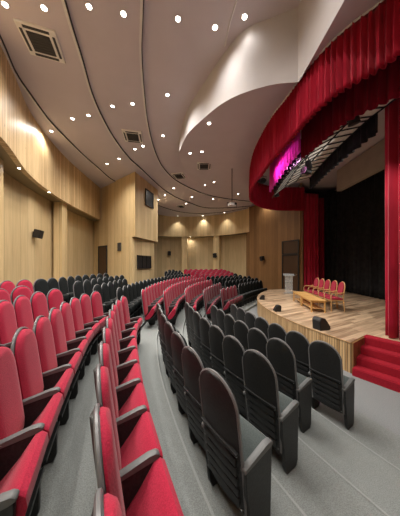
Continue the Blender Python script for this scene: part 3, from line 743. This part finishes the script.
# ceiling cassettes
from mathutils.bvhtree import BVHTree
def ceiling_tree():
    V=[];P=[]
    for n in('ceiling','ceiling_soffit_lower'):
        me=D.objects[n].data; k=len(V); V+=[v.co.copy() for v in me.vertices]; P+=[[i+k for i in p.vertices] for p in me.polygons]
    return BVHTree.FromPolygons(V,P)
CT=ceiling_tree()
def up(x,y):
    """height of the ceiling straight above a plan point"""
    h=CT.ray_cast(Vector((x,y,EYE+1.5)),Vector((0,0,1))); return h[0].z if h[0] else Z3
def on_ceiling(px,py,z):
    h=CT.ray_cast(Vector((0,0,EYE)),Vector(((px-200)/F,1,(HZ-py)/F)).normalized())
    if h[0] is None: x,y=at(px,py,z); return x,y,EYE+z
    return tuple(h[0])
def cassette(px,py,z,s,rz,label):
    x,y,zc=on_ceiling(px,py,z); s*=.78; t=thing('air_conditioner',label,'air conditioner',(x,y,zc),rz,'ceiling air units')
    bm=bmesh.new(); box(bm,0,0,-.02,.95*s,.95*s,.05,bevel=.012); obj('frame',bm,M['vent'],t)
    bm=bmesh.new(); box(bm,0,0,-.052,.56*s,.56*s,.02)
    for i in range(7): box(bm,0,(-.24+.08*i)*s,-.066,.54*s,.012,.012)
    obj('grille',bm,M['grille'],t)
    for k in range(4):
        bm=bmesh.new(); R=Matrix.Rotation(k*math.pi/2,4,'Z'); box(bm,0,.39*s,-.05,.62*s,.06*s,.02); bmesh.ops.transform(bm,matrix=R,verts=bm.verts); obj('slot',bm,M['reveal'],t)
cassette(42,42,4.90,.95,math.radians(18),'large square ceiling air unit nearest the camera')
cassette(133,136,4.95,.95,math.radians(10),'square ceiling air unit above the projection booth')
cassette(204,165.5,5.0,.95,math.radians(0),'square ceiling air unit in the middle of the far ceiling')
cassette(179,175.5,5.0,.95,math.radians(-15),'square ceiling air unit by the inner ceiling step')
cassette(181,206,4.90,.9,math.radians(-10),'square ceiling air unit nearest the far wall')
# projector on a pole
px_,py_=at(232,166,5.0); yy=9.9; xx=(232-200)/F*yy
pj=thing('projector','ceiling projector hanging on a thin pole before the far wall','projector',(xx,yy,EYE+2.95),math.radians(15))
bm=bmesh.new(); tube(bm,[(0,0,.1),(0,0,up(xx,yy)-EYE-2.95)],.022,8); obj('pole',bm,M['grille'],pj)
bm=bmesh.new(); box(bm,0,0,0,.34,.30,.13,bevel=.03); obj('body',bm,M['projector'],pj)
bm=bmesh.new(); lathe(bm,[(.05,0),(.06,.06),(.05,.07)],12); bmesh.ops.transform(bm,matrix=Matrix.Translation((.1,-.17,0))@Matrix.Rotation(math.radians(90),4,'X'),verts=bm.verts); obj('lens',bm,M['black'],pj)
bm=bmesh.new(); tube(bm,[(-.25,0,.1),(.25,0,.1)],.012,6);tube(bm,[(-.25,0,.1),(-.25,0,-.1)],.012,6);tube(bm,[(.25,0,.1),(.25,0,-.1)],.012,6); obj('cage',bm,M['steel'],pj)
# ---------------------------------------------------------------- downlights
bmr=bmesh.new(); 
def ring_bm():
    bm=bmesh.new(); lathe(bm,[(.11,0),(.115,-.012),(.085,-.016),(.08,-.004)],20); return bm
def lamp_bm():
    bm=bmesh.new(); lathe(bm,[(.078,-.008),(.078,-.018),(.03,-.028)],20); return bm
dl=None; WARM=(1,.945,.88)
LP=150
def downlight(x,y,z,label,power=1.0,group='ceiling downlights',size=1.0,cone=150):
    global dl
    if dl is None:
        dl=thing('downlight',label,'light',(x,y,z),0,group); obj('ring',ring_bm(),M['ring'],dl,True); obj('lamp',lamp_bm(),M['lamp'],dl,True); o=dl
    else: o=dup(dl,(x,y,z),0,label,group)
    size*=.58; o.scale=(size,size,size)
    if power>0:
        l=D.lights.new('downlight_beam','SPOT'); l.energy=LP*power; l.color=WARM; l.spot_size=math.radians(cone); l.spot_blend=1; l.shadow_soft_size=.07
        lo=D.objects.new('downlight_beam',l); col.objects.link(lo); lo.location=(x,y,z-.05)
    return o
CL=[(5,4,4.9,'beside the near air unit at top left'),(44,7.5,4.9,'just above the near air unit'),(89,6,4.95,'at the top edge between the first ceiling steps'),(123.5,13.5,4.95,'at the top edge left of the inner ceiling step'),
(178,18.5,5.0,'at the top edge right of the inner ceiling step'),(215,27,5.0,'left of the two beside the white bulkhead'),(72.5,118.5,4.9,'left of the pair above the left wall'),(88.5,115,4.9,'right of the pair above the left wall'),
(112.5,106,4.95,'left of the pair above the booth air unit'),(132.5,103.5,4.95,'right of the pair above the booth air unit'),(167.5,94.5,5.0,'left of the white bulkhead at mid height'),(163,135.5,5.0,'left of the white bulkhead tip'),
(107,163.6,4.9,'left of the pair above the booth wall'),(119,158.5,4.9,'right of the pair above the booth wall'),(135,149,4.95,'left of the pair over the booth corner'),(143,146,4.95,'right of the pair over the booth corner'),
(173.6,188,4.95,'between the two ceiling steps past the booth'),(165,195,4.9,'close to the booth dark window'),(192,197,4.95,'between the ceiling steps before the far wall'),(213,199,4.95,'between the ceiling steps left of the projector'),
(205,185,5.0,'left of the pair behind the far air unit'),(214,182,5.0,'right of the pair behind the far air unit'),(158.5,199.5,4.9,'at the edge where booth meets far ceiling'),(238,194,5.0,'right of the projector pole'),
(190,153,5.0,'left of the pair under the bulkhead tip'),(202,151.5,5.0,'right of the pair under the bulkhead tip'),(186,203.5,4.9,'above the left part of the far fascia')]
for px,py,z,l in CL:
    x,y,zc=on_ceiling(px,py,z); downlight(x,y,zc-.004,'round ceiling downlight '+l,.35 if px==215 else 1)
downlight(.90,4.02,Z3-.002,'round ceiling downlight washing the white bulkhead',.07)
x,y,zc=on_ceiling(209,123,4.55); downlight(x,y,zc-.006,'round ceiling downlight on the lower soffit beside the valance',1)
x,y=at(268,189,3.3)
# wall washers along the fascias
for (px,py,l,z) in ((177.5,209.5,'left of the three washing the far fascia',4.86),(203,209.5,'middle of the three washing the far fascia',4.86),(224.5,208.5,'right of the three washing the far fascia',4.86)):
    d=19.95 if px<220 else 18.75; x=(px-200)/F*d*1.0; downlight(x,d,EYE+4.84,'small downlight, '+l,.8,'fascia washers',1.0,95)
x,y=at(48,131,4.84); downlight(x+.12,y,EYE+4.84,'downlight grazing the left wooden fascia',.8,'fascia washers')
downlight(4.95,15.3,Z3-.03,'downlight grazing the dark wooden side wall',.7,'fascia washers')
# soffit lights under the fascias
for px,py,l in ((19,168,'nearer small downlight under the left wooden soffit'),(49,192,'farther small downlight under the left wooden soffit')):
    x,y=at(px,py,2.83); downlight(x,y,FB-.004,l,.12,'soffit downlights',.8)
x=(190-200)/F*20.6; downlight(x,20.75,FB-.01,'small downlight under the far soffit between pillars',.35,'soffit downlights',.8)
# lamps of the same ceiling over and behind the camera (outside the frame)
for x,y in ((-2.6,1.2),(-.8,1.4),(-1.6,-1.2),(.4,-1.0),(.9,2.2),(0.2,-2.8),(-3.6,2.9),(1.5,.5)):
    zz_=Z1 if x<-1.4 else Z3
    downlight(x,y,zz_-.004,'round ceiling downlight overhead near the camera',1,'ceiling downlights overhead')
for x,y in ((2.45,6.0),(2.6,3.0),(2.4,.5)):
    pass
# stage lights (fittings hung over the stage, plus an added uplight for the reflector)
def stage_spot(x,y,z,tx,ty,tz,e,c,label):
    t=thing('stage_light',label,'light',(x,y,z),0,'stage lights')
    dirv=(Vector((tx,ty,tz))-Vector((x,y,z))).normalized(); q=dirv.to_track_quat('Z','Y').to_matrix().to_4x4()
    bm=bmesh.new(); lathe(bm,[(.03,-.18),(.09,-.16),(.11,.06),(.12,.10),(.1,.105)],14); bmesh.ops.transform(bm,matrix=q,verts=bm.verts); obj('housing',bm,M['black'],t,True)
    bm=bmesh.new(); tube(bm,[(0,0,.1),(0,0,.5)],.015,6); obj('yoke',bm,M['steel'],t)
    l=D.lights.new('stage_beam','SPOT'); l.energy=e; l.color=c; l.spot_size=math.radians(95); l.spot_blend=.8; l.shadow_soft_size=.1
    lo=D.objects.new('stage_beam',l); col.objects.link(lo); lo.location=Vector((x,y,z))+dirv*.16; lo.rotation_euler=(-dirv).to_track_quat('Z','Y').to_euler()
stage_spot(3.35,6.3,EYE+2.95,2.3,5.9,EYE+3.0,190,(1,.42,.88),'small black spotlight backlighting the magenta drape')
stage_spot(5.6,5.6,EYE+2.4,4.3,7.2,EYE+3.6,110,(1,.93,.85),'added black uplight brightening the pale reflector')  # added lamp, lifts the otherwise dim reflector panels
stage_spot(3.6,6.6,EYE+3.25,5.2,7.6,SH,230,(1,.9,.78),'black stage spotlight above the chairs')
stage_spot(3.7,9.6,EYE+3.35,4.6,10.0,SH,210,(1,.9,.78),'black stage spotlight above the far stage')
stage_spot(3.4,4.4,EYE+3.2,4.6,5.2,SH,150,(1,.9,.78),'black stage spotlight above the red steps')
# ---------------------------------------------------------------- world, camera
w=D.worlds.new('World'); scn.world=w; w.use_nodes=True
w.node_tree.nodes['Background'].inputs[0].default_value=(.5,.5,.52,1); w.node_tree.nodes['Background'].inputs[1].default_value=.1
cam=D.cameras.new('Camera'); cam.sensor_fit='HORIZONTAL'; cam.sensor_width=36; cam.lens=36*F/400; cam.shift_y=6/400; cam.clip_start=.05
co=D.objects.new('Camera',cam); col.objects.link(co); co.location=(0,0,EYE); co.rotation_euler=(math.radians(90),0,0); scn.camera=co
scn.view_settings.view_transform='Standard'; scn.view_settings.look='None'; scn.view_settings.exposure=0.38; scn.view_settings.gamma=1
